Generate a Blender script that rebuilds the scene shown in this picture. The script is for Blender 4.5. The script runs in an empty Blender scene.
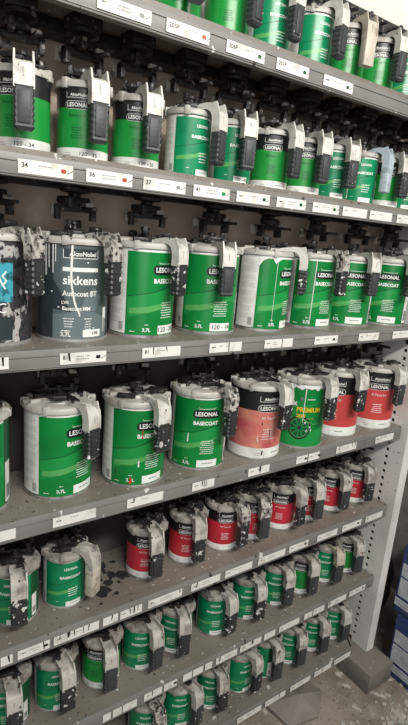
import bpy, bmesh, math, random
from mathutils import Vector, Matrix
random.seed(7)
scene = bpy.context.scene
PI = math.pi

# ------------------------------------------------------------------ camera
cam_data = bpy.data.cameras.new('camera')
cam = bpy.data.objects.new('camera', cam_data)
scene.collection.objects.link(cam)
CR = Vector((0.81858677, -0.56857081, 0.08150422))
CU = Vector((0.07501462, 0.24650937, 0.96623286))
CF = Vector((0.56946335, 0.78483142, -0.24444043))
m = Matrix((CR, CU, -CF)).transposed().to_4x4()
m.translation = Vector((-0.43832393, -1.035, 1.74991827))
cam.matrix_world = m
cam_data.sensor_fit = 'HORIZONTAL'
cam_data.sensor_width = 36
cam_data.lens = 512.9 / 408 * 36
cam_data.clip_start = 0.02
scene.camera = cam

# ------------------------------------------------------------------ world, lights, exposure
world = bpy.data.worlds.new('world'); scene.world = world
world.use_nodes = True
bg = world.node_tree.nodes['Background']
bg.inputs[0].default_value = (0.92, 0.95, 1.0, 1)
bg.inputs[1].default_value = 0.13

def area(name, loc, target, sx, sy, power, col):
    d = bpy.data.lights.new(name, 'AREA'); d.shape = 'RECTANGLE'
    d.size = sx; d.size_y = sy; d.energy = power; d.color = col
    o = bpy.data.objects.new(name, d); scene.collection.objects.link(o)
    o.location = loc
    o.rotation_euler = (Vector(target) - Vector(loc)).to_track_quat('-Z', 'Y').to_euler()
    return o
area('ceiling_tube_light', (0.0, -1.95, 2.95), (0.35, 0.0, 1.60), 1.4, 0.14, 52, (1.0, 0.97, 0.92))
area('far_fill_light', (1.1, -1.9, 3.1), (1.3, 0.0, 1.0), 1.0, 0.2, 25, (1.0, 0.95, 0.88))  # unseen fill light, strengthened to brighten the upright and right end
area('front_fill_light', (-1.3, -3.0, 1.9), (0.5, 0.0, 1.5), 1.6, 1.6, 16, (0.98, 0.98, 1.0))  # added soft fill from behind the camera
scene.view_settings.view_transform = 'Standard'
scene.view_settings.look = 'None'
scene.view_settings.gamma = 1
scene.view_settings.use_curve_mapping = False
scene.view_settings.exposure = 0.24

# ------------------------------------------------------------------ materials
def nt(name):
    mt = bpy.data.materials.new(name); mt.use_nodes = True
    t = mt.node_tree
    return mt, t, t.nodes['Principled BSDF']
def coords(t, scale=(1, 1, 1), rnd=True):
    tc = t.nodes.new('ShaderNodeTexCoord')
    mp = t.nodes.new('ShaderNodeMapping'); mp.inputs['Scale'].default_value = scale
    t.links.new(tc.outputs['Object'], mp.inputs['Vector'])
    if rnd:
        oi = t.nodes.new('ShaderNodeObjectInfo')
        mu = t.nodes.new('ShaderNodeMath'); mu.operation = 'MULTIPLY'; mu.inputs[1].default_value = 37.0
        t.links.new(oi.outputs['Random'], mu.inputs[0])
        cb = t.nodes.new('ShaderNodeCombineXYZ')
        for i in range(3): t.links.new(mu.outputs[0], cb.inputs[i])
        t.links.new(cb.outputs[0], mp.inputs['Location'])
    return mp.outputs[0]
def noise_mask(t, vec, scale, lo, hi, detail=3):
    n = t.nodes.new('ShaderNodeTexNoise'); n.inputs['Scale'].default_value = scale
    n.inputs['Detail'].default_value = detail
    t.links.new(vec, n.inputs['Vector'])
    r = t.nodes.new('ShaderNodeMapRange'); r.inputs['From Min'].default_value = lo; r.inputs['From Max'].default_value = hi
    t.links.new(n.outputs['Fac'], r.inputs['Value'])
    return r.outputs[0]
def mixc(t, fac, a, b):
    mx = t.nodes.new('ShaderNodeMix'); mx.data_type = 'RGBA'
    t.links.new(fac, mx.inputs[0])
    for s, v in ((6, a), (7, b)):
        if isinstance(v, tuple): mx.inputs[s].default_value = (*v, 1)
        else: t.links.new(v, mx.inputs[s])
    return mx.outputs[2]
def mat(name, col, rough=0.5, metal=0.0, layers=(), bump=0.0, bscale=60, rnd=True):
    """layers: (colour, scale, lo, hi, stretch)"""
    mt, t, p = nt(name)
    p.inputs['Roughness'].default_value = rough
    p.inputs['Metallic'].default_value = metal
    p.inputs['Base Color'].default_value = (*col, 1)
    cur = col
    for (c, sc, lo, hi, st) in layers:
        v = coords(t, st, rnd)
        cur = mixc(t, noise_mask(t, v, sc, lo, hi), cur, c)
    if layers: t.links.new(cur, p.inputs['Base Color'])
    if bump:
        v = coords(t, (1, 1, 1), rnd)
        n = t.nodes.new('ShaderNodeTexNoise'); n.inputs['Scale'].default_value = bscale; n.inputs['Detail'].default_value = 4
        t.links.new(v, n.inputs['Vector'])
        b = t.nodes.new('ShaderNodeBump'); b.inputs['Strength'].default_value = bump; b.inputs['Distance'].default_value = 0.004
        t.links.new(n.outputs['Fac'], b.inputs['Height']); t.links.new(b.outputs[0], p.inputs['Normal'])
    return mt
U1 = (1, 1, 1)
M = {}
M['tin'] = mat('tin', (.42, .42, .40), .38, .55, [((.20, .19, .18), 22, .5, .7, U1)])
M['green'] = mat('green', (.003, .215, .040), .30, 0, [((.003, .15, .03), 9, .45, .75, U1)])
M['teal'] = mat('teal', (.003, .235, .095), .30, 0, [((.003, .16, .07), 9, .45, .75, U1)])
M['bright_green'] = mat('bright_green', (.012, .27, .045), .32, 0, [((.01, .23, .03), 9, .45, .75, U1)])
M['pale_green'] = mat('pale_green', (.09, .36, .10), .32)
M['mid_green'] = mat('mid_green', (.010, .265, .055), .30)
M['dark_green'] = mat('dark_green', (.006, .07, .025), .38)
M['ink'] = mat('ink', (.012, .013, .014), .38)
M['white_ink'] = mat('white_ink', (.78, .80, .76), .4)
M['paper'] = mat('paper', (.72, .71, .67), .6, 0, [((.50, .48, .43), 30, .55, .72, U1)])
M['back_panel'] = mat('back_panel', (.78, .78, .74), .38, 0, [((.56, .56, .52), 14, .5, .7, U1)])
M['soft_ink'] = mat('soft_ink', (.50, .50, .48), .5)
M['grey_ink'] = mat('grey_ink', (.25, .25, .25), .6)
M['red'] = mat('red', (.50, .026, .045), .33, 0, [((.36, .016, .026), 10, .45, .75, U1)])
M['pink'] = mat('pink', (.56, .17, .14), .38, 0, [((.62, .30, .20), 14, .5, .7, U1), ((.45, .08, .09), 9, .52, .7, U1)])
M['salmon'] = mat('salmon', (.52, .06, .055), .36)
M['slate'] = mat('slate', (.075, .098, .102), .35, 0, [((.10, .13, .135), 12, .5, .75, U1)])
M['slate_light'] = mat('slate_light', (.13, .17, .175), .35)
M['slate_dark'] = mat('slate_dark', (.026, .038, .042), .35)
M['yellow_ink'] = mat('yellow_ink', (.62, .46, .03), .45)
M['cyan'] = mat('cyan', (.05, .33, .42), .4, 0, [((.02, .12, .15), 60, .52, .62, U1)])
M['white_paint'] = mat('white_paint', (.72, .72, .69), .35)
M['red_paint'] = mat('red_paint', (.42, .05, .02), .4)
M['lid'] = mat('lid', (.45, .435, .40), .42, 0, [((.28, .26, .23), 16, .50, .68, U1), ((.08, .075, .07), 55, .66, .70, U1)], bump=.08, bscale=60)
M['grimy_lid'] = mat('grimy_lid', (.30, .28, .25), .5, 0, [((.12, .11, .10), 22, .48, .64, U1), ((.42, .40, .37), 40, .62, .68, U1)], bump=.1, bscale=60)
M['grimy_handle'] = mat('grimy_handle', (.50, .48, .44), .45, 0, [((.26, .24, .22), 25, .48, .66, U1), ((.04, .04, .04), 60, .66, .68, U1)], bump=.08, bscale=60)
M['handle'] = mat('handle', (.62, .61, .56), .40, 0, [((.36, .34, .30), 25, .50, .68, U1), ((.06, .06, .06), 80, .69, .71, U1)], bump=.06, bscale=60)
M['dirty_handle'] = mat('dirty_handle', (.46, .44, .40), .45, 0, [((.18, .16, .15), 60, .48, .58, U1), ((.03, .03, .03), 80, .56, .60, U1)], bump=.3, bscale=110)
M['cream_handle'] = mat('cream_handle', (.50, .46, .37), .42, 0, [((.32, .28, .22), 40, .56, .68, U1)])
M['blue_handle'] = mat('blue_handle', (.42, .50, .55), .42, 0, [((.26, .32, .34), 40, .56, .68, U1)])
M['grip'] = mat('grip', (.040, .045, .045), .5, 0, [((.50, .50, .47), 75, .70, .72, U1)], bump=.15, bscale=120)
M['splat_grip'] = mat('splat_grip', (.028, .030, .030), .45, 0, [((.60, .60, .56), 60, .625, .64, U1)], bump=.3, bscale=120)
M['black'] = mat('black', (.014, .013, .013), .45, 0, [((.30, .28, .25), 85, .66, .70, U1)], bump=.5, bscale=140)
M['machine'] = mat('machine', (.016, .014, .014), .55, 0, [((.20, .18, .16), 60, .64, .70, U1)], bump=.5, bscale=100)
M['beige_part'] = mat('beige_part', (.42, .38, .33), .5, 0, [((.10, .09, .08), 60, .52, .62, U1)])
M['shelf'] = mat('shelf', (.20, .18, .155), .5, 0,
                 [((.16, .14, .12), 6, .42, .68, U1), ((.05, .05, .05), 95, .655, .67, U1), ((.55, .55, .52), 75, .69, .70, U1), ((.50, .49, .46), 28, .71, .73, U1)], bump=.15, bscale=60)
M['lip'] = mat('lip', (.205, .20, .19), .45, 0,
               [((.17, .165, .155), 10, .45, .7, U1), ((.60, .60, .57), 26, .68, .70, (1, 1, .35)), ((.035, .035, .035), 40, .69, .70, (1, 1, .3))])
M['upright'] = mat('upright', (.76, .755, .73), .5, 0, [((.60, .59, .56), 5, .45, .7, U1), ((.16, .15, .14), 80, .69, .71, U1)])
M['shade_sheet_dark'] = mat('shade_sheet_dark', (.045, .040, .036), .6, 0, [((.09, .08, .07), 6, .5, .7, U1)])  # near-black colour stands in for the shade behind the lower cans
M['hole'] = mat('hole', (.012, .012, .012), .8)
M['wall'] = mat('wall', (.66, .53, .44), .8, 0, [((.50, .38, .30), 4, .42, .68, U1), ((.78, .69, .60), 9, .6, .75, U1)], bump=.2, bscale=30, rnd=False)
M['white_board'] = mat('white_board', (.86, .83, .77), .6, 0, [((.76, .71, .64), 5, .45, .7, U1)], rnd=False)
M['canopy'] = mat('canopy', (.74, .73, .70), .5, 0, [((.66, .65, .62), 3, .4, .7, U1)], rnd=False)
M['concrete'] = mat('concrete', (.24, .225, .205), .9, 0, [((.14, .13, .12), 7, .45, .7, U1), ((.34, .32, .29), 16, .6, .72, U1)], bump=.6, bscale=40, rnd=False)
M['floor'] = mat('floor', (.30, .255, .21), .85, 0,
                 [((.17, .145, .12), 5, .42, .65, U1), ((.36, .32, .28), 14, .55, .7, U1), ((.50, .47, .43), 16, .60, .66, U1), ((.08, .07, .065), 60, .64, .70, U1)], bump=.9, bscale=45, rnd=False)
M['block'] = mat('block', (.18, .16, .14), .85, 0, [((.13, .12, .11), 9, .45, .7, U1), ((.40, .38, .35), 90, .68, .72, U1)], bump=.5, bscale=60)
M['chip'] = mat('chip', (.40, .37, .33), .8, 0, [((.20, .22, .20), 20, .45, .6, U1)])
M['navy'] = mat('navy', (.022, .045, .155), .45, 0, [((.05, .06, .10), 30, .62, .72, U1)])
M['box_label'] = mat('box_label', (.50, .52, .55), .55, 0, [((.36, .38, .42), 25, .5, .7, U1)])
M['bag'] = mat('bag', (.09, .085, .08), .55, 0, [((.19, .18, .17), 14, .55, .7, U1)], bump=.8, bscale=25)
M['card'] = mat('card', (.22, .20, .175), .8, 0, [((.17, .155, .14), 12, .5, .7, U1)], bump=.6, bscale=25)

# ------------------------------------------------------------------ helpers
C = scene.collection
def smooth(me, ang=35):
    for p in me.polygons: p.use_smooth = True
    try: me.set_sharp_from_angle(angle=math.radians(ang))
    except Exception: pass
def mesh_from(bm, name, mats, ang=35):
    bmesh.ops.recalc_face_normals(bm, faces=bm.faces)
    me = bpy.data.meshes.new(name); bm.to_mesh(me); bm.free()
    for mt in mats: me.materials.append(M[mt])
    smooth(me, ang)
    return me
def link(name, me, parent=None, loc=(0, 0, 0), rz=0):
    o = bpy.data.objects.new(name, me); C.objects.link(o)
    if parent: o.parent = parent
    o.location = loc; o.rotation_euler = (0, 0, rz)
    return o
def thing(name, label, cat, loc=(0, 0, 0), rz=0, group=None):
    o = bpy.data.objects.new(name, None); C.objects.link(o); o.empty_display_size = .02
    o.location = loc; o.rotation_euler = (0, 0, rz)
    o['label'] = label; o['category'] = cat
    if group: o['group'] = group
    return o
def tag(o, label, cat, group=None):
    o['label'] = label; o['category'] = cat
    if group: o['group'] = group
def box(bm, lo, hi, mi=0, bev=0.0, mtx=None):
    r = bmesh.ops.create_cube(bm, size=1)
    vs = r['verts']
    for v in vs:
        v.co = Vector([(lo[i] + hi[i]) / 2 + v.co[i] * (hi[i] - lo[i]) for i in range(3)])
    fs = {f for v in vs for f in v.link_faces}
    for f in fs: f.material_index = mi
    if bev:
        es = {e for v in vs for e in v.link_edges}
        rr = bmesh.ops.bevel(bm, geom=list(es), offset=bev, segments=2, profile=.5, affect='EDGES')
        for f in rr['faces']: f.material_index = mi
        vs = list({v for f in rr['faces'] for v in f.verts} | {v for v in vs if v.is_valid})
    if mtx: bmesh.ops.transform(bm, matrix=mtx, verts=vs)
    return vs
def lathe(bm, prof, n=40, mi=0, cx=0, cy=0):
    rings = []
    for (r, z) in prof:
        if r < 1e-6: rings.append([bm.verts.new((cx, cy, z))])
        else: rings.append([bm.verts.new((cx + r * math.sin(2 * PI * k / n), cy - r * math.cos(2 * PI * k / n), z)) for k in range(n)])
    for a, b in zip(rings, rings[1:]):
        for k in range(n):
            k2 = (k + 1) % n
            if len(a) == 1 and len(b) == 1: continue
            if len(a) == 1: f = bm.faces.new((a[0], b[k], b[k2]))
            elif len(b) == 1: f = bm.faces.new((a[k], a[k2], b[0]))
            else: f = bm.faces.new((a[k], a[k2], b[k2], b[k]))
            f.material_index = mi
def prism(bm, pts, x0, x1, mi=0):
    """pts (y,z) polygon extruded along x"""
    a = [bm.verts.new((x0, y, z)) for y, z in pts]; b = [bm.verts.new((x1, y, z)) for y, z in pts]
    fa = bm.faces.new(a); fb = bm.faces.new(list(reversed(b)))
    fs = [fa, fb]
    for i in range(len(pts)):
        j = (i + 1) % len(pts)
        fs.append(bm.faces.new((a[i], b[i], b[j], a[j])))
    for f in fs: f.material_index = mi
    return fs
def strip_prism(bm, outer, inner, x0, x1, mi=0):
    """band between two polylines (y,z), extruded in x with quads only"""
    n = len(outer)
    def row(pl, x): return [bm.verts.new((x, y, z)) for y, z in pl]
    o0, o1, i0, i1 = row(outer, x0), row(outer, x1), row(inner, x0), row(inner, x1)
    def q(*v):
        f = bm.faces.new(v); f.material_index = mi
    for k in range(n - 1):
        q(o0[k], o0[k+1], o1[k+1], o1[k]); q(i0[k], i1[k], i1[k+1], i0[k+1])
        q(o0[k], i0[k], i0[k+1], o0[k+1]); q(o1[k], o1[k+1], i1[k+1], i1[k])
    q(o0[0], o1[0], i1[0], i0[0]); q(o0[-1], i0[-1], i1[-1], o1[-1])

# flat artwork -> list of (material, layer, bmesh)
class Art:
    def __init__(s): s.items = []; s.mats = []
    def mi(s, name):
        if name not in s.mats: s.mats.append(name)
        return s.mats.index(name)
    def poly(s, pts, mt, layer=1):
        bm = bmesh.new(); f = bm.faces.new([bm.verts.new((u, v, 0)) for u, v in pts])
        f.material_index = s.mi(mt)
        s.items.append((bm, layer))
    def rect(s, u0, v0, u1, v1, mt, layer=1): s.poly([(u0, v0), (u1, v0), (u1, v1), (u0, v1)], mt, layer)
    def rrect(s, u0, v0, u1, v1, mt, layer=1, r=None):
        r = r or (v1 - v0) * .45; p = []
        for cx, cy, a0 in ((u1 - r, v0 + r, -90), (u1 - r, v1 - r, 0), (u0 + r, v1 - r, 90), (u0 + r, v0 + r, 180)):
            for k in range(5):
                a = math.radians(a0 + 22.5 * k); p.append((cx + r * math.cos(a), cy + r * math.sin(a)))
        s.poly(p, mt, layer)
    def line(s, pts, w, mt, layer=1):
        """pts (u,v) polyline with width w (number or list)"""
        n = len(pts); ws = w if isinstance(w, list) else [w] * n
        L, R = [], []
        for i, (u, v) in enumerate(pts):
            a = Vector(pts[max(0, i - 1)]); b = Vector(pts[min(n - 1, i + 1)])
            d = (b - a).normalized(); nn = Vector((-d.y, d.x)) * ws[i] / 2
            L.append((u + nn.x, v + nn.y)); R.append((u - nn.x, v - nn.y))
        for i in range(n - 1): s.poly([R[i], R[i+1], L[i+1], L[i]], mt, layer)
    def text(s, body, u, v, size, mt, layer=2, align='CENTER', bold=0.0, width=None):
        cu = bpy.data.curves.new('lettering', 'FONT'); cu.body = body; cu.size = size
        cu.align_x = align; cu.align_y = 'CENTER'; cu.offset = bold * size; cu.resolution_u = 2
        ob = bpy.data.objects.new('lettering', cu); C.objects.link(ob)
        dg = bpy.context.evaluated_depsgraph_get()
        me = ob.evaluated_get(dg).to_mesh()
        bm = bmesh.new(); bm.from_mesh(me)
        ob.evaluated_get(dg).to_mesh_clear()
        bpy.data.objects.remove(ob); bpy.data.curves.remove(cu)
        if bm.verts:
            xs = [q.co.x for q in bm.verts]; w = max(xs) - min(xs); k = (width / w) if width else 1
            for q in bm.verts: q.co.x = q.co.x * k + u; q.co.y += v; q.co.z = 0
            mi = s.mi(mt)
            for f in bm.faces: f.material_index = mi
        s.items.append((bm, layer))
    def build(s, name, fn, step=None):
        out = bmesh.new()
        for bm, layer in s.items:
            if not bm.verts: bm.free(); continue
            if step:
                xs = [q.co.x for q in bm.verts]; a, b = min(xs), max(xs)
                k = math.ceil(a / step)
                while k * step < b:
                    g = list(bm.verts) + list(bm.edges) + list(bm.faces)
                    bmesh.ops.bisect_plane(bm, geom=g, plane_co=(k * step, 0, 0), plane_no=(1, 0, 0)); k += 1
            vm = {q: out.verts.new(fn(q.co.x, q.co.y, layer)) for q in bm.verts}
            for f in bm.faces:
                try:
                    nf = out.faces.new([vm[q] for q in f.verts]); nf.material_index = f.material_index
                except ValueError: pass
            bm.free()
        me = bpy.data.meshes.new(name); out.to_mesh(me); out.free()
        for q in s.mats: me.materials.append(M[q])
        for p_ in me.polygons: p_.use_smooth = True
        return me

# ------------------------------------------------------------------ can geometry
BIG = dict(r=.0815, h=.222)
SML = dict(r=.0545, h=.146)
def can_body_mesh(r, h):
    bm = bmesh.new()
    pr = [(0, .003), (r - .006, .003), (r - .004, 0), (r + .0015, 0), (r + .0022, .002), (r + .0015, .005), (r, .006), (r, .009),
          (r, h - .008), (r, h - .005), (r + .0022, h - .004), (r + .0022, h - .001), (r + .0008, h), (r - .010, h), (0, h - .003)]
    lathe(bm, pr, 48)
    return mesh_from(bm, 'can_body', ['tin'], 40)
def lid_mesh(r):
    bm = bmesh.new()
    lathe(bm, [(r + .0026, -.006), (r + .0055, -.005), (r + .0060, .003), (r + .003, .008), (r - .004, .010), (r - .007, .007),
               (r * .62, .0095), (r * .58, .015), (r * .34, .017), (r * .30, .012), (0, .012)], 44)
    # lugs and ribs round the rim
    for a in (60, 130, 230, 300):
        t = math.radians(a)
        box(bm, (-.006, -(r + .0075), -.008), (.006, -(r - .012), .0125), 0, .0015, Matrix.Rotation(t, 4, 'Z'))
    box(bm, (-.004, -r * .9, .007), (.004, r * .9, .0145), 0, .001, Matrix.Rotation(math.radians(78), 4, 'Z'))
    # vent flap
    box(bm, (-r * .42, r * .35, .009), (r * .1, r * .82, .017), 0, .002, Matrix.Rotation(.3, 4, 'Z'))
    return mesh_from(bm, 'lid', ['lid'], 35)
def spout_mesh(r, short=False):
    """arched pouring spout: two cheeks with a channel between, outwards is -y"""
    bm = bmesh.new()
    bot = -.040
    out = [(r * .35, .012), (r * .62, .018), (r - .012, .022), (r + .004, .024), (r + .020, .023), (r + .034, .017), (r + .042, .006), (r + .045, -.010), (r + .046, bot)]
    inn = [(r * .40, .008), (r * .64, .009), (r - .016, .009), (r - .004, .010), (r + .008, .009), (r + .017, .004), (r + .022, -.004), (r + .024, -.016), (r + .024, bot)]
    neg = lambda pl: [(-y, z) for y, z in pl]
    for sx in (-1, 1):
        a, b = sorted((sx * .0155, sx * .0190))
        strip_prism(bm, neg(out), neg(inn), a, b)
    # channel floor and outer plate, set in a little from the cheeks
    o2 = [(y - (.0015 if i > 4 else 0), z - (.011 if i < 5 else .008 if i == 5 else .002)) for i, (y, z) in enumerate(out)]
    i2 = [(y - (.007 if i > 4 else 0), z - (.014 if i < 5 else .013 if i == 5 else .005)) for i, (y, z) in enumerate(out)]
    o2[-1] = (o2[-1][0], bot); i2[-1] = (i2[-1][0], bot)
    strip_prism(bm, neg(o2), neg(i2), -.0155, .0155)
    # ears at the front corners
    for sx in (-1, 1):
        a, b = sorted((sx * .0150, sx * .0185))
        prism(bm, [(-(r + .014), .021), (-(r + .041), .004), (-(r + .037), .018), (-(r + .033), .026), (-(r + .029), .025)], a, b)
    box(bm, (-.0012, -(r + .0455), -.020), (.0012, -(r + .042), -.004), 0)
    return mesh_from(bm, 'spout', ['handle'], 30)
def grip_mesh(r):
    bm = bmesh.new()
    zt, zb = -.036, -.112
    y0, y1 = -(r + .048), -(r + .023)
    sec = []
    n = 13
    for i in range(n + 1):
        z = zt + (zb - zt) * i / n
        k = 1.0 if i % 2 == 0 else .90
        w = .0190 * k * (1 if i < n else .85); dd = .0015 if i % 2 else 0
        if i == n: dd = .004
        ring = [(-w, y0 + dd + .003), (-w + .003, y0 + dd), (w - .003, y0 + dd), (w, y0 + dd + .003), (w, y1 - dd - .003), (w - .003, y1 - dd), (-w + .003, y1 - dd), (-w, y1 - dd - .003)]
        sec.append([bm.verts.new((x, y, z)) for x, y in ring])
    for a, b in zip(sec, sec[1:]):
        for k in range(8): bm.faces.new((a[k], a[(k + 1) % 8], b[(k + 1) % 8], b[k]))
    bm.faces.new(sec[0]); bm.faces.new(list(reversed(sec[-1])))
    box(bm, (-.011, y0 - .0016, zb + .012), (.011, y0 + .003, zt - .008), 0, .001)
    return mesh_from(bm, 'grip', ['grip'], 30)
def coupling_mesh(r):
    bm = bmesh.new()
    lathe(bm, [(.017, .012), (.019, .016), (.016, .024), (.010, .027), (.008, .036), (.012, .038), (.011, .043), (0, .044)], 18)
    box(bm, (-.034, -.005, .028), (.034, .005, .036), 0, .0015)
    for sx in (-1, 1): box(bm, (sx * .030 - .005, -.006, .028), (sx * .030 + .005, .006, .046), 0, .0015)
    # thumb lever lying towards the spout
    box(bm, (-.010, -r * .98, .019), (.010, -r * .40, .026), 0, .002, Matrix.Rotation(.35, 4, 'Z'))
    box(bm, (-.020, -r * .80, .024), (.014, -r * .56, .034), 0, .003, Matrix.Rotation(-.1, 4, 'Z'))
    lathe(bm, [(.010, .010), (.011, .028), (.008, .033), (0, .034)], 12, 0, r * .55, r * .35)
    lathe(bm, [(.008, .010), (.009, .024), (0, .027)], 12, 0, -r * .6, -r * .1)
    for sx in (-1, 1):
        box(bm, (sx * .028 - .010, -.014, .010), (sx * .028 + .010, .012, .024), 0, .003, Matrix.Rotation(.5, 4, 'Z'))
        box(bm, (sx * r * .62 - .007, r * .05, .008), (sx * r * .62 + .007, r * .5, .020), 0, .003, Matrix.Rotation(-.2 * sx, 4, 'Z'))
    box(bm, (-r * .5, -r * .30, .012), (r * .5, -r * .18, .019), 0, .002, Matrix.Rotation(-.25, 4, 'Z'))
    return mesh_from(bm, 'coupling', ['black'], 35)
def smooth_grip_mesh(r):
    bm = bmesh.new()
    y0, y1 = -(r + .047), -(r + .023)
    box(bm, (-.0185, y0, -.106), (.0185, y1, -.030), 0, .004)
    box(bm, (-.0195, y0 + .003, -.040), (.0195, y1 - .002, -.028), 0, .002)
    return mesh_from(bm, 'grip', ['handle'], 30)
BODY = {}; LID = {}; SPOUT = {}; GRIP = {}; SGRIP = {}; COUP = {}
for kk, d in (('B', BIG), ('S', SML)):
    BODY[kk] = can_body_mesh(**d); LID[kk] = lid_mesh(d['r']); SPOUT[kk] = spout_mesh(d['r'])
    GRIP[kk] = grip_mesh(d['r']); SGRIP[kk] = smooth_grip_mesh(d['r']); COUP[kk] = coupling_mesh(d['r'])

# ------------------------------------------------------------------ label artwork (u: arc length from the logo centre, v: height)
def bars(a, u, v, w, n, dv, mt, layer=2, rs=None):
    rs = rs or random
    for i in range(n):
        ww = w * rs.uniform(.6, 1)
        x = u - ww / 2
        while x < u + ww / 2 - .001:
            l = rs.uniform(.003, .009) * min(1, w / .03 + .3)
            a.rect(x, v - i * dv - dv * .18, min(x + l, u + ww / 2), v - i * dv + dv * .12, mt, layer); x += l + .0012
def logo(a, v, k=1.0, box_=True, thin=False):
    if box_:
        a.rrect(-.0392 * k, v - .0118 * k, .0392 * k, v + .0118 * k, 'white_ink' if thin else 'ink', 2)
        a.rrect(-.0380 * k, v - .0106 * k, .0380 * k, v + .0106 * k, 'ink', 3)
    a.text('LESONAL', 0, v, .0168 * k, 'white_ink', 4, bold=.028, width=.066 * k)
def maker_box(a, v, k=1.0, u=0, mt='ink'):
    w, h = .036 * k, .0085 * k
    a.rect(u - w, v - h, u + w, v + h, 'white_ink', 2)
    a.rect(u - w + .0014 * k, v - h + .0014 * k, u + w - .0014 * k, v + h * 1.2, mt, 3)
    a.text('AkzoNobel', u + .004 * k, v, .0125 * k, 'white_ink', 4, bold=.02, width=.054 * k)
def number_box(a, u, v, k, txt):
    a.rect(u - .028 * k, v - .0098 * k, u + .028 * k, v + .0098 * k, 'white_ink', 3)
    if txt: a.text(txt, u + .001, v - .0002, .0155 * k, 'ink', 4, bold=.012)
    else: bars(a, u, v + .001 * k, .036 * k, 1, .010 * k, 'grey_ink', 4)
def back_side(a, r, H, ua, ub, base):
    """printed white panel with the small print and the bar code"""
    a.rect(ua, .010, ub, H - .004, 'back_panel', 2)
    rs = random.Random(3)
    w = ub - ua; v = H - .02
    while v > .03:
        bars(a, (ua + ub) / 2, v, w * .85, 3, H * .022, 'soft_ink', 3, rs); v -= H * .10
    for i in range(10): a.rect(ub - w * .30 + i * w * .02, .016, ub - w * .30 + i * w * .02 + w * .008, .016 + H * .1, 'ink', 3)
def lab_basecoat(kind, main, small=False, num='', text='BASECOAT', boxed=True, white_top=0, drip=None):
    d = SML if small else BIG
    r, H = d['r'], d['h']; k = r / .0825; circ = 2 * PI * r; h0, h1 = .008, H - .007
    a = Art()
    a.rect(-circ / 2, h0, circ / 2, h1, 'dark_green', 0)
    lo, hi = -.104 * k, .072 * k
    a.rect(lo, h0, hi, h1 - .006 * k, main, 1)
    a.rect(lo, h1 - .006 * k, hi, h1, 'back_panel', 1)
    back_side(a, r, H, lo - .062 * k, lo, main)
    # second half of the wrap: barcode flap at the other side
    a.rect(hi + .004 * k, .012, hi + .030 * k, H * .5, 'back_panel', 2)
    for i in range(9): a.rect(hi + .008 * k + i * .002 * k, .02, hi + .009 * k + i * .002 * k, .055 * k, 'ink', 3)
    # landscape sweep
    sw = [(-.100, .46), (-.070, .485), (-.040, .51), (-.01, .55), (.02, .59), (.05, .60), (.070, .58)]
    pts = [(u * k, v * H) for u, v in sw]
    bot = [(u * k, (v - .16 - abs(u) * .8) * H) for u, v in sw]
    for i in range(len(pts) - 1):
        a.poly([bot[i], bot[i + 1], pts[i + 1], pts[i]], 'mid_green' if main != 'teal' else 'teal', 2)
    q1 = [(-.095, .27), (-.05, .30), (-.01, .37), (.03, .44)]
    a.poly([(-.095 * k, .27 * H), (-.05 * k, .285 * H), (-.01 * k, .335 * H), (.04 * k, .44 * H), (-.01 * k, .395 * H), (-.05 * k, .355 * H), (-.095 * k, .33 * H)], 'pale_green', 3)
    a.line(pts, [.0020 * k] * 3 + [.0032 * k] * 2 + [.0012 * k] * 2, 'dark_green', 3)
    if boxed:
        a.line([(-.024 * k, .845 * H), (-.024 * k, .825 * H), (.024 * k, .825 * H), (.024 * k, .845 * H)], .0012 * k, 'white_ink', 3)
        logo(a, .755 * H, k)
    else:
        logo(a, .80 * H, k * .8, False)
    a.text(text, -.001, .635 * H, .0150 * k, 'white_ink', 4, bold=.04, width=(.072 if boxed else .082) * k)
    rs = random.Random(5)
    bars(a, .008 * k, .40 * H, .044 * k, 7 if not small else 4, (.0062 if not small else .010) * k, 'white_ink', 4, rs)
    if not small or boxed: a.text('3,7L' if not small else '1L', -.050 * k, .095 * H, .0125 * k, 'white_ink', 4, bold=.03)
    if not small: bars(a, -.085 * k, .075 * H, .022 * k, 1, .006, 'white_ink', 4, rs)
    bars(a, -.050 * k, .155 * H, .012 * k, 1, .006 * k, 'white_ink', 4, rs)
    number_box(a, .012 * k, .095 * H, k * 1.12, num)
    if drip: drip(a, k, H)
    def fn(u, v, L, r=r):
        t = u / r; R = r + .0003 + .00022 * L
        return (R * math.sin(t), -R * math.cos(t), v)
    return a.build('can_label', fn, .0045)
def lab_banded(main, small=True, num='', title='', band=True, extra=None, title_mt='dark_green'):
    """black head band, colour field, white foot band"""
    d = SML if small else BIG
    r, H = d['r'], d['h']; k = r / .0825; circ = 2 * PI * r; h0, h1 = .006, H - .006
    a = Art()
    a.rect(-circ / 2, h0, circ / 2, H * .17, 'back_panel', 0)
    a.rect(-circ / 2, H * .17, circ / 2, H * .70, main, 0)
    a.rect(-circ / 2, H * .70, circ / 2, h1, 'ink', 0)
    a.rect(circ * .30, H * .12, circ * .30 + .030 * k, H * .50, 'back_panel', 2)
    for i in range(8): a.rect(circ * .30 + (.006 + i * .0026) * k, H * .14, circ * .30 + (.0072 + i * .0026) * k, H * .32, 'ink', 3)
    maker_box(a, .865 * H, k)
    logo(a, .735 * H, k, thin=True)
    if title: a.text(title, 0, .60 * H, .0115 * k, title_mt, 3, bold=.0, width=.052 * k)
    rs = random.Random(9)
    bars(a, 0, .44 * H, .044 * k, 5, .0075 * k, title_mt, 3, rs)
    number_box(a, .034 * k, .095 * H, k * 1.15, num)
    bars(a, -.030 * k, .10 * H, .022 * k, 2, .006 * k, 'grey_ink', 3, rs)
    if extra: extra(a, k, H)
    def fn(u, v, L, r=r):
        t = u / r; R = r + .0003 + .00022 * L
        return (R * math.sin(t), -R * math.cos(t), v)
    return a.build('can_label', fn, .0045)
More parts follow.
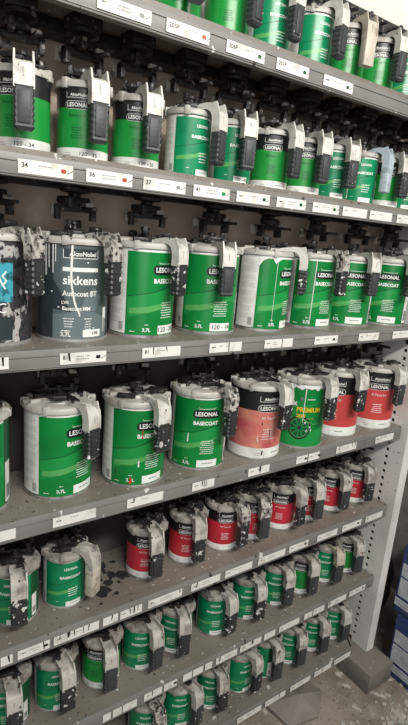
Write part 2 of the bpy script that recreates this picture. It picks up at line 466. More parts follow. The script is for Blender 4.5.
def wrapfn(r):
    def fn(u, v, L):
        t = u / r; R = r + .0003 + .00022 * L
        return (R * math.sin(t), -R * math.cos(t), v)
    return fn
def lab_slate():
    r, H = BIG['r'], BIG['h']; circ = 2 * PI * r
    a = Art()
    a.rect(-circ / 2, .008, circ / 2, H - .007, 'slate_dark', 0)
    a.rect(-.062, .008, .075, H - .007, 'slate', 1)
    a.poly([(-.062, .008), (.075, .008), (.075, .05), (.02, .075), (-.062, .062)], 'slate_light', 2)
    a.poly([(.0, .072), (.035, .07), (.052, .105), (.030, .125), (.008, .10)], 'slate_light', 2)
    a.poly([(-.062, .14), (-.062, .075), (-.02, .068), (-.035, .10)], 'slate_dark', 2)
    maker_box(a, H * .885, 1.1, 0, 'slate_dark')
    a.rect(-.040, H * .715, .040, H * .755, 'white_ink', 3)
    a.text('sikkens', 0, H * .625, .027, 'white_ink', 4, bold=.022, width=.079)
    a.text('Autocoat BT', -.001, H * .495, .0165, 'white_ink', 4, bold=.02, width=.078)
    a.text('LV0', -.034, H * .405, .010, 'white_ink', 4, bold=.02)
    a.text('Basecoat MM', -.009, H * .345, .0125, 'white_ink', 4, bold=.02, width=.062)
    rs = random.Random(2)
    bars(a, -.026, .245 * H, .024, 4, .006, 'white_ink', 4, rs); bars(a, .018, .245 * H, .020, 5, .006, 'white_ink', 4, rs)
    bars(a, -.032, .12 * H, .022, 1, .008, 'white_ink', 4, rs)
    a.text('3,7L', -.032, .062 * H + .004, .0135, 'white_ink', 4, bold=.03)
    a.rect(.006, .012, .052, .029, 'white_ink', 3); a.text('104', .036, .0205, .011, 'ink', 4, bold=.02)
    a.rect(.062, .020, .075, .078, 'back_panel', 2)
    # spilt white paint: long drip down the front and short ones at the left
    a.line([(-.020, H - .007), (-.021, H * .80), (-.022, H * .62), (-.014, H * .42), (-.010, H * .36), (-.003, H * .30), (-.002, H * .27)],
           [.004, .0050, .0042, .0040, .0045, .0035, .0030], 'white_paint', 6)
    for u, t, w in ((-.088, .62, .003), (-.080, .66, .005), (-.072, .74, .003), (-.062, .69, .003), (-.056, .80, .0025)):
        a.line([(u, H - .007), (u + .0004, H * t)], [w, w * .8], 'white_paint', 6)
    for u, v in ((.012, .80), (.02, .74), (-.05, .35), (.03, .14), (-.066, .5)):
        a.rrect(u, v * H, u + .004, v * H + .003, 'white_paint', 6)
    return a.build('can_label', wrapfn(r), .0045)
def lab_premium():
    r, H = BIG['r'], BIG['h']; circ = 2 * PI * r
    a = Art()
    a.rect(-circ / 2, .008, circ / 2, H - .007, 'green', 0)
    a.poly([(-.10, .008), (.08, .008), (.08, .070), (.02, .060), (-.05, .045), (-.10, .03)], 'mid_green', 1)
    # wheel
    cx, cy, R = -.004, .072, .040
    def ell(rad, mt, L, sx=.92): a.poly([(cx + rad * sx * math.cos(2 * PI * i / 28), cy + rad * math.sin(2 * PI * i / 28)) for i in range(28)], mt, L)
    ell(R, 'ink', 2); ell(R * .84, 'pale_green', 3); ell(R * .78, 'dark_green', 4)
    for i in range(10):
        t = 2 * PI * i / 10 + .2; c_, s_ = math.cos(t), math.sin(t)
        a.line([(cx + .004 * c_, cy + .004 * s_), (cx + R * .74 * c_, cy + R * .80 * s_)], [.0028, .0045], 'mid_green', 5)
    ell(R * .17, 'ink', 6)
    a.line([(-.045, .115), (-.02, .118), (.01, .098), (.04, .085), (.07, .088)], [.001, .0025, .003, .0025, .001], 'pale_green', 6)
    a.line([(-.06, .135), (-.02, .138), (.03, .150), (.07, .160)], [.001, .0016, .0016, .001], 'pale_green', 3)
    a.text('PREMIUM', .020, .132, .021, 'yellow_ink', 7, bold=.04, width=.078)
    a.text('200', -.004, .112, .016, 'yellow_ink', 7, bold=.04, width=.028)
    a.text('OX', -.032, .150, .018, 'white_ink', 7, bold=.05, width=.026)
    a.rect(-.012, .164, -.002, .173, 'slate_light', 5)
    bars(a, .024, .168, .040, 1, .008, 'white_ink', 5, random.Random(1))
    a.rect(.014, .103, .040, .104, 'yellow_ink', 5)
    a.line([(.004, H - .007), (.003, .14), (.004, .09)], [.003, .0018, .0014], 'white_paint', 8)
    # white spill over the rim
    pts = [(-.09, H - .007)]
    for i in range(19):
        u = -.09 + i * .01; pts.append((u, H - .016 - [0, .004, .001, .011, .003, .014, .002, .004, .009, .001, .003, .006, .002, .010, .002, .004, .001, .005, .0][i]))
    pts.append((.09, H - .007))
    for (u0, v0), (u1, v1) in zip(pts[1:], pts[2:-1]): a.poly([(u0, v0), (u1, v1), (u1, H - .007), (u0, H - .007)], 'white_paint', 8)
    for u, v in ((.010, .085), (.026, .072), (.016, .060), (.030, .062)): a.rrect(u, v, u + .005, v + .009, 'white_paint', 8)
    return a.build('can_label', wrapfn(r), .0045)
def lab_dark():
    r, H = BIG['r'], BIG['h']; circ = 2 * PI * r
    a = Art()
    a.rect(-circ / 2, .008, circ / 2, H - .007, 'splat', 0)
    a.rect(-.030, H * .42, .030, H * .78, 'cyan', 1)
    a.line([(-.004, H * .72), (.006, H * .60), (.014, H * .54)], .003, 'white_ink', 2)
    a.line([(.016, H * .70), (.008, H * .66), (.016, H * .62), (.008, H * .57)], .0035, 'white_ink', 2)
    a.text('C', .006, H * .36, .030, 'white_ink', 2, bold=.0)
    a.rect(-.05, H * .06, .028, H * .28, 'slate_dark', 2)
    return a.build('can_label', wrapfn(r), .0045)
M['splat'] = mat('splat', (.035, .034, .036), .4, 0, [((.40, .39, .38), 38, .54, .58, (1, 1, .6)), ((.015, .015, .015), 60, .56, .6, U1), ((.20, .05, .05), 50, .68, .70, U1)], bump=.5, bscale=80)

def drip_c2(a, k, H): a.rect(-.0425, H * .04, -.0420, H * .05, 'white_paint', 6)
def drip_d2(a, k, H):
    a.line([(-.040, H * .55), (-.040, H * .42)], [.003, .004], 'white_paint', 6) if False else a.line([(-.030, .075), (-.030, .058)], [.0035, .004], 'white_paint', 6)
    a.line([(-.048, .030), (-.049, .012)], [.005, .008], 'red_paint', 6)
    a.line([(-.024, H * .72), (-.023, H * .61)], [.002, .003], 'red_paint', 6)
    a.line([(-.088, .052), (-.089, .030)], [.0025, .002], 'dark_green', 6)
def drip_d3(a, k, H): a.line([(-.048, .110), (-.049, .084)], [.003, .004], 'white_paint', 6)
def drip_c4(a, k, H):
    vs = [.030, .012, .006, .003, .020, .010, .004, .002, .001]
    for i in range(8):
        u0 = -.104 + i * .012
        a.poly([(u0, H - .007 - vs[i]), (u0 + .012, H - .007 - vs[i + 1]), (u0 + .012, H - .007), (u0, H - .007)], 'white_paint', 6)
    a.line([(-.050, H - .01), (-.051, .02)], [.0012, .001], 'white_paint', 6)
def drip_line(a, k, H): a.line([(-.040 * k, H - .01), (-.0405 * k, .014)], [.0022, .0018], 'white_paint', 6)
def drip_pink(a, k, H):
    for u, v0, v1, w in ((-.022, .122, .112, .002), (.004, .098, .070, .0018), (.006, .070, .052, .0012), (.030, .070, .055, .0015), (-.014, .016, .030, .004)):
        a.line([(u, v0), (u + .001, v1)], w, 'ink', 6)
    a.line([(-.030, .078), (-.034, .070), (-.030, .060)], .002, 'white_paint', 6)
    a.line([(-.004, .028), (-.004, .008)], .005, 'white_paint', 6)

LAB = {}
def lab(key, f):
    if key not in LAB: LAB[key] = f()
    return LAB[key]

# ------------------------------------------------------------------ the setting
def struct(name, bm, mt, ang=30):
    o = link(name, mesh_from(bm, name, [mt], ang)); o['kind'] = 'structure'; return o
bm = bmesh.new(); box(bm, (-3, -3.2, -.06), (3.2, 1.5, 0)); struct('floor', bm, 'floor')
bm = bmesh.new(); box(bm, (-3, .245, 0), (1.315, .33, 3.2)); struct('wall_back', bm, 'wall')
bm = bmesh.new(); box(bm, (1.315, .95, 0), (2.0, 1.05, 3.2)); struct('wall_alcove', bm, 'concrete')
bm = bmesh.new(); box(bm, (1.86, -1.0, 0), (1.95, .95, 3.2)); struct('wall_right', bm, 'concrete')

bm = bmesh.new(); box(bm, (-.85, .2405, 2.195), (1.262, .2445, 2.9)); struct('trim_1', bm, 'white_board')

# ------------------------------------------------------------------ rack
SH = {'A': 2.177, 'B': 1.863, 'C': 1.486, 'D': 1.102, 'E': .773, 'F': .451, 'G': .132}
NAMES = {'A': 'top', 'B': 'second', 'C': 'third', 'D': 'fourth', 'E': 'fifth', 'F': 'sixth', 'G': 'bottom'}
DESC = {'A': 'topmost', 'B': 'second from top', 'C': 'third from top', 'D': 'middle', 'E': 'third from bottom', 'F': 'second from bottom', 'G': 'lowest'}
LIPH = .047
SHELF_OBJ = {}
XL, XR = -.85, 1.262
UP = {'A': .012, 'B': .012}
def shelf(key):
    z = SH[key]
    bm = bmesh.new()
    cx = .008 if key != 'G' else .07
    cy = .008 if key != 'G' else .10
    up = UP.get(key, 0); LIPH = {'G': .038, 'A': .046, 'B': .040, 'C': .042}.get(key, .047)
    x1 = XR
    top = [(XL, 0), (x1 - cx, 0), (x1, cy), (x1, .239), (XL, .239)]
    def ring(zz, pts): return [bm.verts.new((x, y, zz)) for x, y in pts]
    a = ring(up, top); b = ring(-.012, top)
    bm.faces.new(a); bm.faces.new(list(reversed(b)))
    for i in range(5): bm.faces.new((a[i], b[i], b[(i + 1) % 5], a[(i + 1) % 5]))
    # front lip (slightly proud of the deck, with a rolled lower edge)
    box(bm, (XL, -.003, -LIPH), (x1 - cx + .002, .004, .0015), 1, .0012)
    box(bm, (XL, .003, -LIPH), (x1 - cx, .016, -LIPH + .004), 1)
    # ticket channel edges
    box(bm, (XL, -.0055, -.0125), (x1 - cx - .01, -.003, -.0105), 1)
    box(bm, (XL, -.0055, -LIPH + .0045), (x1 - cx - .01, -.003, -LIPH + .0065), 1)
    # chamfered end of the lip
    e0 = Vector((x1 - cx, 0, 0)); e1 = Vector((x1, cy, 0))
    vs = []
    for zz in (.0, -.038):
        for e in (e0, e1): vs.append(bm.verts.new((e.x, e.y, zz)))
        for e in (e1, e0): vs.append(bm.verts.new((e.x - .004, e.y + .004, zz)))
    f = [(0, 1, 2, 3), (7, 6, 5, 4), (0, 4, 5, 1), (1, 5, 6, 2), (2, 6, 7, 3), (3, 7, 4, 0)]
    for q in f: bm.faces.new([vs[i] for i in q]).material_index = 1
    t = thing('rack_shelf', 'dusty grey metal rack shelf, %s of seven, holding paint cans' % DESC[key], 'shelf', (0, 0, z), 0, 'shelves of the paint rack')
    link('deck', mesh_from(bm, 'deck', ['shelf', 'lip'], 25), t)
    # added black box that keeps the underside of the deck dark
    bm = bmesh.new()
    if key != 'G':
        box(bm, (XL, .175, -.040), (x1 - .02, .235, -.0125), 0, .003)
        link('dark_underside', mesh_from(bm, 'dark_underside', ['machine'], 25), t)
    if key != 'G':
        # bracket tongue hooked in the upright
        bm = bmesh.new(); box(bm, (x1 - .022, .012, -.058), (x1 - .002, .075, -.0125), 0, .003)
        link('bracket', mesh_from(bm, 'bracket', ['black'], 25), t)
    if key in 'DEFG':  # added dark sheet that matches the darkness behind the lower cans
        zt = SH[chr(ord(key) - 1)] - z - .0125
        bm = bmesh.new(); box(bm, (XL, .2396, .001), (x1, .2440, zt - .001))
        o = link('shade_sheet', mesh_from(bm, 'shade_sheet', ['shade_sheet_dark'], 25), None, (0, 0, z)); tag(o, 'added dark sheet deepening the shade behind the cans, on %s shelf of the rack' % NAMES[key], 'dark sheet', 'added dark sheets behind the cans')
    SHELF_OBJ[key] = t
for k in SH: shelf(k)

# spilt black powder where a can is missing
a = Art(); rs = random.Random(21)
for j in range(44):
    cx_, cy_ = .105 + rs.gauss(0, .030), .13 + rs.gauss(0, .040); rr = rs.uniform(.004, .022) * (1.2 if j < 8 else .4)
    a.poly([(cx_ + rr * rs.uniform(.7, 1.1) * math.cos(2 * PI * i / 9), max(.01, cy_ + rr * rs.uniform(.7, 1.1) * math.sin(2 * PI * i / 9))) for i in range(9)], 'hole', j % 6)
o = link('powder_stain', a.build('powder_stain', lambda u, v, L: (u, v, .0004 + .0001 * L)), SHELF_OBJ['E']); o['label'] = 'black powder spill'
# upright with square slots
def upright():
    z0, z1 = .092, 2.75
    xa, xb = 1.2665, 1.2695
    bm = bmesh.new()
    hy, hw, hh, pitch = .048, .0065, .0065, .0305
    box(bm, (xa, -.024, z0), (xb, hy - hw, z1))
    box(bm, (xa, hy + hw, z0 + .02), (xb, .240, z1))
    z = z0; c = z0 + .045
    while c < z1 - .05:
        box(bm, (xa, hy - hw, z), (xb, hy + hw, c - hh)); z = c + hh; c += pitch
    box(bm, (xa, hy - hw, z), (xb, hy + hw, z1))
    box(bm, (xb, -.024, z0), (1.312, -.020, z1))
    box(bm, (1.308, -.022, z0), (1.312, .240, z1))
    t = thing('rack_upright', 'pale grey perforated steel upright closing the right end of the rack', 'upright', (0, 0, 0))
    link('slotted_post', mesh_from(bm, 'slotted_post', ['upright'], 25), t)
    bm = bmesh.new(); box(bm, (1.285, .0, z0 + .01), (1.288, .1, z1 - .01))  # black sheet inside the post stands in for the dark cavity behind the slots
    link('cavity_dark', mesh_from(bm, 'cavity_dark', ['hole'], 25), t)
upright()

# pale beam across the top
bm = bmesh.new(); box(bm, (XL, .140, 2.425), (1.262, .240, 2.66), 0, .004)
o = link('top_beam', mesh_from(bm, 'top_beam', ['canopy'], 25)); tag(o, 'plain pale grey beam across the top of the rack', 'beam')

# ticket tags on the lips, written from their left and right edges along the shelf front
def tag_mesh(w, txt, icon, paint, seed):
    rs = random.Random(seed)
    a = Art(); h = .0125
    y0 = -.0265
    a.rect(0, y0 - h, w, y0 + h, 'paper', 0)
    u = .006
    if txt:
        a.text(txt, .006, y0 + .002, .0125, 'ink', 1, align='LEFT', bold=.02); u = .006 + .009 * len(txt)
    elif w > .05:
        bars(a, .014, y0 + .002, .014, 1, .009, 'ink', 1, rs); u = .026
    if w > .045:
        n = rs.choice((1, 2))
        bars(a, u + (w - u) * .33, y0 + .004, (w - u) * .42, n, .006, 'grey_ink', 1, rs)
        if icon:
            c = u + (w - u) * .70
            a.rrect(c, y0 - .004, c + .011, y0 + .004, icon, 1, .0035)
            a.line([(c + .012, y0 - .004), (c + .019, y0 - .001), (c + .024, y0 + .003)], .0012, 'ink', 1)
    for _ in range(paint):
        x = rs.uniform(.05, .95) * w; L_ = rs.uniform(.010, .022); ww = rs.uniform(.002, .005)
        a.line([(x, y0 + h), (x + rs.uniform(-.003, .003), y0 + h - L_)], [ww, ww * .6], rs.choice(('ink', 'white_paint', 'ink')), 2)
    me_fn = lambda uu, vv, L: (uu, -.0058 - .0002 * L, vv)
    return a.build('shelf_tag', me_fn)
TAGS = {
 'A': [],
 'B': [], 'C': [], 'D': [], 'E': [], 'F': [], 'G': []}
PX = {
 'A': [(96, 150, '', 'grey_ink', 0), (165, 208, '205P', 'red_paint', 0), (225, 263, '206P', 'dark_green', 0), (275, 307, '201P', 'dark_green', 0), (322, 351, '', 'dark_green', 0)],
 'B': [(17, 72, '34', 'red_paint', 0), (85, 131, '36', 'red_paint', 0), (142, 184, '37', 'grey_ink', 0), (192, 228, '41', 'teal', 0), (235, 268, '', 'dark_green', 0), (275, 304, '', 'dark_green', 0), (311, 337, '', 'dark_green', 0), (341, 365, '', None, 0), (368, 390, '', None, 0), (395, 412, '', None, 0)],
 'C': [(-20, 8, '', None, 1), (59, 105, '81', 'ink', 3), (141, 179, '81', None, 2), (208, 227, '', None, 0), (228, 240, '', None, 0), (263, 280, '', None, 0), (281, 291, '', 'ink', 0), (313, 336, '', 'ink', 0), (357, 377, '', None, 1), (391, 410, '', None, 0)],
 'D': [(-30, 15, '', None, 0), (52, 95, '', None, 0), (126, 162, '', None, 1), (191, 213, '', None, 3), (247, 268, '', None, 5), (295, 306, '', 'ink', 0), (307, 318, '', 'ink', 0), (335, 355, '', None, 5), (374, 392, '', None, 1)],
 'E': [(0, 12, '', None, 3), (17, 49, '', 'ink', 1), (53, 98, '', None, 6), (102, 117, '', None, 1), (119, 141, '', None, 4), (147, 181, '', None, 2), (190, 219, '', None, 1), (224, 251, '', None, 0), (257, 284, '', None, 0), (288, 307, '', 'ink', 0), (316, 336, '', None, 0), (341, 360, '', 'ink', 0), (364, 381, '', None, 1)],
 'F': [(102, 110, '', None, 0), (112, 121, '', None, 0), (122, 136, '', None, 0), (143, 161, '', None, 1), (163, 176, '', 'ink', 0), (182, 191, '', None, 0), (192, 202, '', None, 1), (204, 211, '', None, 0), (215, 236, '', None, 1), (239, 260, '', None, 3), (263, 274, '', None, 1), (278, 298, '', None, 0), (303, 311, '', None, 0), (312, 323, '', None, 0), (327, 345, '', None, 1), (348, 364, '', 'ink', 0)],
 'G': [(200, 226, '', None, 2), (236, 260, '', None, 1), (264, 284, '', None, 1), (289, 309, '', None, 0), (313, 330, '', None, 1), (333, 349, '', None, 0)]}
def lip_x(px, z):
    """X on the shelf front (y = 0, height z) met by image column px"""
    c = Vector((-0.43832393, -1.035, 1.74991827)); best = None
    # column plane: (P-c).(R*f - F*(px-204)) = 0
    n = CR * 512.9 - CF * (px - 204)
    return c.x - (n.y * (0 - c.y) + n.z * (z - c.z)) / n.x
for k, lst in PX.items():
    for (a0, a1, t, ic, pn) in lst: TAGS[k].append((lip_x(a0, SH[k] - .026), lip_x(a1, SH[k] - .026), t, ic, pn))
sd = 0
for k, lst in TAGS.items():
    for (x0, x1, t, ic, pn) in lst:
        sd += 1
        x1 = min(x1, XR - (.075 if k == 'G' else .012))
        if x1 - x0 < .01: continue
        me = tag_mesh(x1 - x0, t, ic, pn, sd)
        o = link('shelf_tag', me, SHELF_OBJ[k], (x0, 0, .006 if k in 'GBC' else .002))
        o['label'] = 'white paper ticket on shelf edge'

# ------------------------------------------------------------------ drive units
def drive_mesh(h):
    """hangs from z=0 (underside of the shelf above) down to just above the lid coupling; h = drop"""
    bm = bmesh.new()
    box(bm, (-.030, -.030, -.026), (.030, .030, 0), 0, .004)
    lathe(bm, [(.020, -.026), (.034, -.028), (.034, -.036), (.022, -.038), (.012, -.040), (.011, -h + .026)], 22)
    box(bm, (-.010, .010, -h + .030), (.014, .026, -.026), 0, .003)
    box(bm, (-.038, -.022, -h * .55 - .012), (.026, .018, -h * .55 + .004), 0, .004, Matrix.Rotation(.3, 4, 'Z'))
    box(bm, (-.026, -.040, -h + .022), (-.012, -.004, -h + .046), 0, .004)
    box(bm, (.024, -.004, -h + .026), (.034, .016, -h * .55), 0, .003)
    box(bm, (-.046, -.010, -h + .014), (.046, .010, -h + .028), 0, .003)
    for sx in (-1, 1):
        box(bm, (sx * .040 - .006, -.012, -h - .004), (sx * .040 + .006, .010, -h + .024), 0, .002)
    box(bm, (.010, -.060, -h + .018), (.022, -.006, -h + .026), 0, .002, Matrix.Rotation(.25, 4, 'Z'))
    return mesh_from(bm, 'drive_body', ['machine'], 30)
def clip_mesh(h, big):
    bm = bmesh.new()
    if big: box(bm, (-.048, .026, -h + .004), (-.016, .036, -h + .030), 0, .003)
    else: box(bm, (.018, -.026, -h + .026), (.036, -.014, -h + .036), 0, .002)
    return mesh_from(bm, 'drive_clip', ['beige_part'], 30)
DRV = {}
def drive(x, y, ztop, zcan, label):
    h = round(ztop - zcan - .050, 3)
    if h not in DRV: DRV[h] = (drive_mesh(h), clip_mesh(h, True), clip_mesh(h, False))
    t = thing('stirring_drive', label, 'machine part', (x, y, ztop), random.uniform(-.25, .25), 'black stirring drives above the paint cans')
    link('drive_body', DRV[h][0], t); link('drive_clip', DRV[h][1], t); link('drive_clip', DRV[h][2], t)

# ------------------------------------------------------------------ cans
ORD = ['first', 'second', 'third', 'fourth', 'fifth', 'sixth', 'seventh', 'eighth', 'ninth', 'tenth', 'eleventh', 'twelfth']
def swap(me, mt, cache={}):
    key = (me.name, mt)
    if key not in cache:
        c = me.copy(); c.materials.clear(); c.materials.append(M[mt]); cache[key] = c
    return cache[key]
def can(size, x, y, z, label_mesh, phi, hang, label, group, handle='handle', grip='grip', lidm='lid'):
    d = BIG if size == 'B' else SML
    t = thing('paint_can', label, 'paint can', (x, y, z), 0, group)
    link('can_body', BODY[size], t)
    link('can_label', label_mesh, t, (0, 0, 0), math.radians(phi))
    if lidm != 'lid' and handle == 'handle': handle = 'grimy_handle'
    l = link('mixing_lid', LID[size] if lidm == 'lid' else swap(LID[size], lidm), t, (0, 0, d['h']), math.radians(hang))
    link('spout', SPOUT[size] if handle == 'handle' else swap(SPOUT[size], handle), l)
    g = link('grip', GRIP[size] if grip == 'grip' else swap((SGRIP if 'handle' in grip else GRIP)[size], grip), l)
    if grip in ('cream_handle', 'blue_handle', 'handle'): g['label'] = 'unpainted pale grip'
    link('coupling', COUP[size], l, (0, 0, 0), random.uniform(-.8, .8))
    return t
g_bc = lambda num='': lab(('bc', num), lambda: lab_basecoat('bc', 'green', num=num))
t_bc = lambda num='': lab(('tbc', num), lambda: lab_basecoat('tbc', 'teal', True, num=num, boxed=False))
g_sm = lambda num='', ti='Basecoat 14': lab(('gsm', num, ti), lambda: lab_banded('bright_green', True, num, ti))
r_sm = lambda num='': lab(('rsm', num), lambda: lab_banded('red', True, num, 'HS Topcoat', title_mt='white_ink'))
ROWS = {
 # x, type, logo angle, handle angle, handle material, grip material, words
 'A': [(.235, g_sm, -30, -5, 'handle', 'grip', 'bright green can cut by the frame'),
       (.375, g_sm, -30, 11, 'handle', 'grip', 'bright green can'),
       (.511, t_bc, -10, 6, 'handle', 'grip', 'teal basecoat can with dark grip'),
       (.665, t_bc, -6, 12, 'handle', 'grip', 'teal basecoat can with large lettering'),
       (.808, g_sm, -42, -8, 'cream_handle', 'cream_handle', 'dark-topped green can with an all-cream handle'),
       (.950, g_sm, -44, -6, 'handle', 'grip', 'dark-topped green can near the right edge'),
       (1.090, t_bc, -45, -8, 'handle', 'grip', 'green can at the right edge of the frame')],
 'B': [(-.110, lambda: g_sm('120 - 34'), -38, -14, 'handle', 'grip', 'green can numbered 120 - 34'),
       (.019, lambda: g_sm('120   35'), -34, -2, 'handle', 'grip', 'green can numbered 120 35'),
       (.148, lambda: g_sm('120 - 20'), -24, -5, 'handle', 'grip', 'green can with white spatter on its grip'),
       (.290, t_bc, 6, 22, 'handle', 'grip', 'teal basecoat can with pale side panel'),
       (.425, lambda: t_bc('120 - 42'), -11, -10, 'handle', 'grip', 'narrow teal basecoat can'),
       (.560, g_sm, -33, 7, 'handle', 'grip', 'dark-topped green can'),
       (.690, g_sm, -33, -6, 'handle', 'grip', 'dark-topped green can with black ribbed grip'),
       (.815, t_bc, -31, -10, 'handle', 'grip', 'teal can'),
       (.942, t_bc, -30, 15, 'blue_handle', 'blue_handle', 'teal can with an all light-blue handle'),
       (1.068, g_sm, -40, -10, 'handle', 'grip', 'green can with white foot band'),
       (1.190, t_bc, -45, -8, 'handle', 'grip', 'teal can at the right edge')],
 'C': [(-.172, None, -4, 32, 'dirty_handle', 'splat_grip', 'paint-splattered dark can with cyan label'),
       (.009, None, -8, 27, 'dirty_handle', 'splat_grip', 'slate grey can with white drip'),
       (.193, lambda: g_bc('120 - 307'), 17, 20, 'handle', 'splat_grip', 'green basecoat can beside the slate grey can'),
       (.398, lambda: g_bc('120 - 14'), -12, -12, 'handle', 'grip', 'green basecoat can with clean dark grip'),
       (.597, None, 22, 40, 'handle', 'splat_grip', 'green can with white side panel facing out'),
       (.797, None, -7, 8, 'dirty_handle', 'splat_grip', 'green basecoat can with thin white drip line'),
       (.990, g_bc, -33, -12, 'handle', 'grip', 'green basecoat can with full logo showing'),
       (1.172, g_bc, -50, -14, 'handle', 'grip', 'green basecoat can nearest the upright')],
 'D': [(-.225, g_bc, -5, 5, 'handle', 'splat_grip', 'green can cut by the left edge'),
       (-.022, g_bc, 20, 20, 'handle', 'splat_grip', 'large green basecoat can with white side panel'),
       (.175, None, 2, 6, 'handle', 'splat_grip', 'green basecoat can with red paint drips'),
       (.386, None, -20, 12, 'dirty_handle', 'splat_grip', 'green basecoat can with white dash on label'),
       (.590, None, -12, 3, 'handle', 'splat_grip', 'faded pink can with black top'),
       (.783, None, -41, 4, 'handle', 'splat_grip', 'green can with yellow PREMIUM lettering'),
       (.980, None, -58, -10, 'handle', 'splat_grip', 'red can turned away, half behind its handle'),
       (1.174, None, -38, -6, 'handle', 'grip', 'red black-topped can at the right end')],
 'E': [(-.132, t_bc, -25, -10, 'handle', 'splat_grip', 'green basecoat can at the left edge'),
       (-.004, t_bc, -4, 32, 'handle', 'cream_handle', 'green basecoat can with all-white handle'),
       (.240, r_sm, -30, -10, 'handle', 'splat_grip', 'red can right of the empty gap'),
       (.385, r_sm, -36, -10, 'handle', 'splat_grip', 'red can'),
       (.523, r_sm, -27, 8, 'dirty_handle', 'splat_grip', 'red can'),
       (.648, r_sm, -20, -15, 'dirty_handle', 'grip', 'red can mostly hidden by its handle'),
       (.778, r_sm, -44, 8, 'handle', 'splat_grip', 'red can with white drips on its foot band'),
       (.900, r_sm, -20, -14, 'handle', 'grip', 'red can'),
       (1.040, r_sm, -60, -14, 'handle', 'grip', 'red can'),
       (1.180, r_sm, -50, -14, 'handle', 'splat_grip', 'red can beside the upright')],
 'F': [(-.154, t_bc, -25, -5, 'handle', 'splat_grip', 'green can at the left edge'),
       (-.027, t_bc, -10, 2, 'handle', 'splat_grip', 'dusky green can with grey spout'),
       (.112, g_sm, -45, -8, 'handle', 'grip', 'green can with white foot band'),
       (.242, t_bc, -28, 3, 'handle', 'grip', 'teal can'),
       (.368, t_bc, -50, -15, 'handle', 'splat_grip', 'teal can half behind its handle'),
       (.520, t_bc, -30, 5, 'handle', 'splat_grip', 'teal can with clear white lettering'),
       (.665, t_bc, -30, -8, 'handle', 'splat_grip', 'teal can'),
       (.805, t_bc, -40, -12, 'handle', 'grip', 'teal can'),
       (.935, g_sm, -50, -14, 'handle', 'grip', 'green can'),
       (1.070, t_bc, -45, -12, 'cream_handle', 'grip', 'green can'),
       (1.195, g_sm, -50, -15, 'handle', 'grip', 'dark green can beside the upright')],
 'G': [(.278, t_bc, -30, 0, 'dirty_handle', 'grip', 'dusky can at the bottom edge'),
       (.405, t_bc, -25, 12, 'handle', 'grip', 'green can with pale lid'),
       (.540, t_bc, -40, -8, 'handle', 'splat_grip', 'green can'),
       (.672, t_bc, -5, 7, 'handle', 'splat_grip', 'large-looking plain green can'),
       (.800, t_bc, -80, -10, 'handle', 'grip', 'dark green can behind its handle'),
       (.927, t_bc, -50, -12, 'handle', 'grip', 'green can'),
       (1.053, t_bc, -40, -10, 'handle', 'grip', 'green can with white foot'),
       (1.180, t_bc, -45, -10, 'handle', 'grip', 'green can nearest the upright')],
}
SPECIAL = {
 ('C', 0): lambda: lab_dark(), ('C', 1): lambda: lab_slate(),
 ('C', 4): lambda: lab_basecoat('x', 'green', drip=drip_c4), ('C', 5): lambda: lab_basecoat('x', 'green', drip=drip_line),
 ('D', 2): lambda: lab_basecoat('x', 'green', drip=drip_d2), ('D', 3): lambda: lab_basecoat('x', 'green', drip=drip_d3),
 ('D', 4): lambda: lab_banded('pink', False, '', 'HS Topcoat', extra=drip_pink, title_mt='white_ink'),
 ('D', 5): lambda: lab_premium(),
 ('D', 6): lambda: lab_banded('salmon', False, '', 'HS 420', title_mt='white_ink'),
 ('D', 7): lambda: lab_banded('salmon', False, '', '2K Topcoat Red', title_mt='white_ink'),
}
ABOVE = {'B': 'A', 'C': 'B', 'D': 'C', 'E': 'D', 'F': 'E', 'G': 'F'}
for k, lst in ROWS.items():
    size = 'B' if k in 'CD' else 'S'
    d = BIG if size == 'B' else SML
    YF = {'C': [.05] * 7 + [.028], 'D': [.045, .045, .015, .022, .003, .003, .02, .012]}.get(k, [.06] * 12)
    for i, (x, lf, phi, hang, hm, gm, words) in enumerate(lst):
        y = YF[i] + d['r']
        lm_ = SPECIAL[(k, i)]() if (k, i) in SPECIAL else lf()
        where = '%s, %s from left on %s shelf' % (words, ORD[i], NAMES[k])
        can(size, x, y, SH[k] + UP.get(k, 0), lm_, phi, hang, where, 'paint cans on the %s shelf' % NAMES[k], hm, gm, 'grimy_lid' if k in 'EFG' else 'lid')
        ztop = (SH[ABOVE[k]] - .0125) if k in ABOVE else 2.4245
        yd = y if size == 'B' else .135
        drive(min(x, 1.18), .172 if k == 'A' else .125, ztop, SH[k] + UP.get(k, 0) + d['h'],
              'black stirring drive hanging over %s can from left on %s shelf' % (ORD[i], NAMES[k]))
# drive above the gap on the fifth shelf
drive(.115, .125, SH['D'] - .0125, SH['E'] + SML['h'], 'black stirring drive over the empty gap on fifth shelf')

# ------------------------------------------------------------------ floor objects
bm = bmesh.new(); box(bm, (1.178, -.116, .0), (1.330, .235, .0915), 0, .006)
o = link('plinth_block', mesh_from(bm, 'plinth_block', ['block'])); tag(o, 'dusty grey-brown block on the floor under the foot of the upright', 'block')

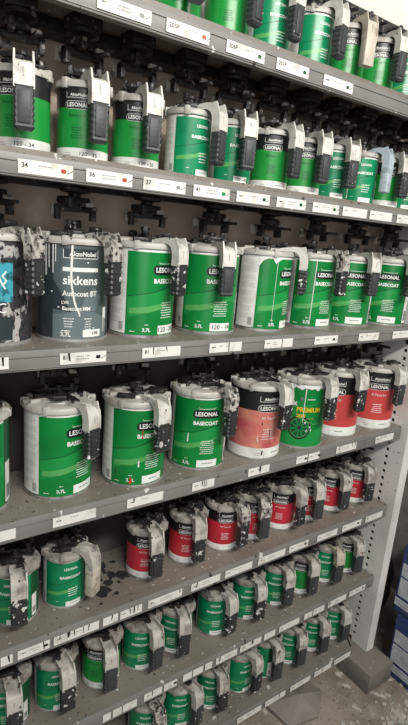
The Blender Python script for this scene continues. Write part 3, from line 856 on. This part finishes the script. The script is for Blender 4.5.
def blue_box(x, y, z, label):
    t = thing('cardboard_box', label, 'box', (x, y, z), 0, 'blue boxes stacked at the right')
    bm = bmesh.new(); box(bm, (0, -.36, 0), (.40, 0, .302), 0, .006)
    link('carton', mesh_from(bm, 'carton', ['navy']), t)
    bm = bmesh.new(); box(bm, (-.001, -.359, .262), (.401, .001, .264), 0)
    link('flap_seam', mesh_from(bm, 'flap_seam', ['slate']), t)
    a = Art()
    def on(y0, z0, y1, z1, n, seed):
        a.rect(y0, z0, y1, z1, 'box_label', 0)
        rs = random.Random(seed)
        v = z1 - .012
        while v > z0 + .008:
            bars(a, (y0 + y1) / 2, v, (y1 - y0) * .85, 1, .008, 'grey_ink', 1, rs); v -= .013
    on(.010, .165, .15, .225, 2, 1); on(.010, .075, .15, .158, 2, 2); on(.003, .028, .20, .064, 1, 3)
    me = a.build('box_label', lambda u, v, L: (-.0012 - .0002 * L, -u, v))
    o = link('box_label', me, t); o['label'] = 'pale printed shipping labels'
blue_box(1.345, -.080, .0, 'navy blue carton with pale labels, on the floor, lower of the stack')
blue_box(1.342, -.058, .304, 'navy blue carton with pale labels, upper of the stack')

# crumpled dark sack behind the boxes
bm = bmesh.new()
bmesh.ops.create_icosphere(bm, subdivisions=4, radius=1)
from mathutils import noise
for v in bm.verts:
    n = v.co.normalized(); k = 1 + .16 * noise.noise(n * 2.3) + .07 * noise.noise(n * 7)
    p = n * k
    v.co = Vector((p.x * .13, p.y * .12, max(p.z, -.85) * .26 + .221))
o = link('crumpled_sack', mesh_from(bm, 'crumpled_sack', ['bag'], 60), None, (1.50, .20, 0))
tag(o, 'dark crumpled sack on the floor between upright and blue boxes', 'sack')

# torn cardboard piece under the lowest shelf
bm = bmesh.new()
pts = [(.86, .09), (1.003, .060), (1.016, -.018), (.93, -.085), (.80, -.06), (.78, .05)]
rs = random.Random(4)
top = [bm.verts.new((x, y, .030 + rs.uniform(-.014, .012))) for x, y in pts]; c = bm.verts.new((.91, .0, .055))
bot = [bm.verts.new((v.co.x, v.co.y, v.co.z - .010)) for v in top]; c2 = bm.verts.new((.91, .0, .043))
for i in range(6):
    j = (i + 1) % 6
    bm.faces.new((top[i], top[j], c)); bm.faces.new((bot[j], bot[i], c2)); bm.faces.new((top[i], bot[i], bot[j], top[j]))
zmin = min(v.co.z for v in bm.verts)
for v in bm.verts: v.co.z -= zmin
o = link('cardboard_piece', mesh_from(bm, 'cardboard_piece', ['card'], 10)); tag(o, 'torn folded piece of grey cardboard on the floor below the lowest shelf', 'cardboard')

# loose rubble and paint flakes
bm = bmesh.new()
rs = random.Random(11)
def chip(x, y, s, h):
    n = rs.randint(5, 7); a0 = rs.uniform(0, 6)
    rr = [s * rs.uniform(.5, 1) for _ in range(n)]
    b = [bm.verts.new((x + rr[i] * math.cos(a0 + 2 * PI * i / n), y + rr[i] * math.sin(a0 + 2 * PI * i / n), .0)) for i in range(n)]
    t = [bm.verts.new((x + rr[i] * .8 * math.cos(a0 + 2 * PI * i / n), y + rr[i] * .8 * math.sin(a0 + 2 * PI * i / n), h * rs.uniform(.6, 1))) for i in range(n)]
    bm.faces.new(t); bm.faces.new(list(reversed(b)))
    for i in range(n): bm.faces.new((b[i], b[(i + 1) % n], t[(i + 1) % n], t[i]))
for _ in range(260):
    x = rs.uniform(.75, 1.35); y = rs.uniform(-.40, .02)
    if x > 1.16 and y > -.13 or (x < 1.03 and y > -.10): continue
    big = y < -.15
    chip(x, y, rs.uniform(.002, .012 if big else .006), rs.uniform(.002, .006))
for _ in range(90): chip(rs.uniform(1.00, 1.34), rs.uniform(-.38, -.22), rs.uniform(.006, .026), rs.uniform(.003, .009))
o = link('rubble', mesh_from(bm, 'rubble', ['chip'], 10)); tag(o, 'pale rubble and paint flakes scattered over the concrete floor', 'rubble'); o['kind'] = 'stuff'
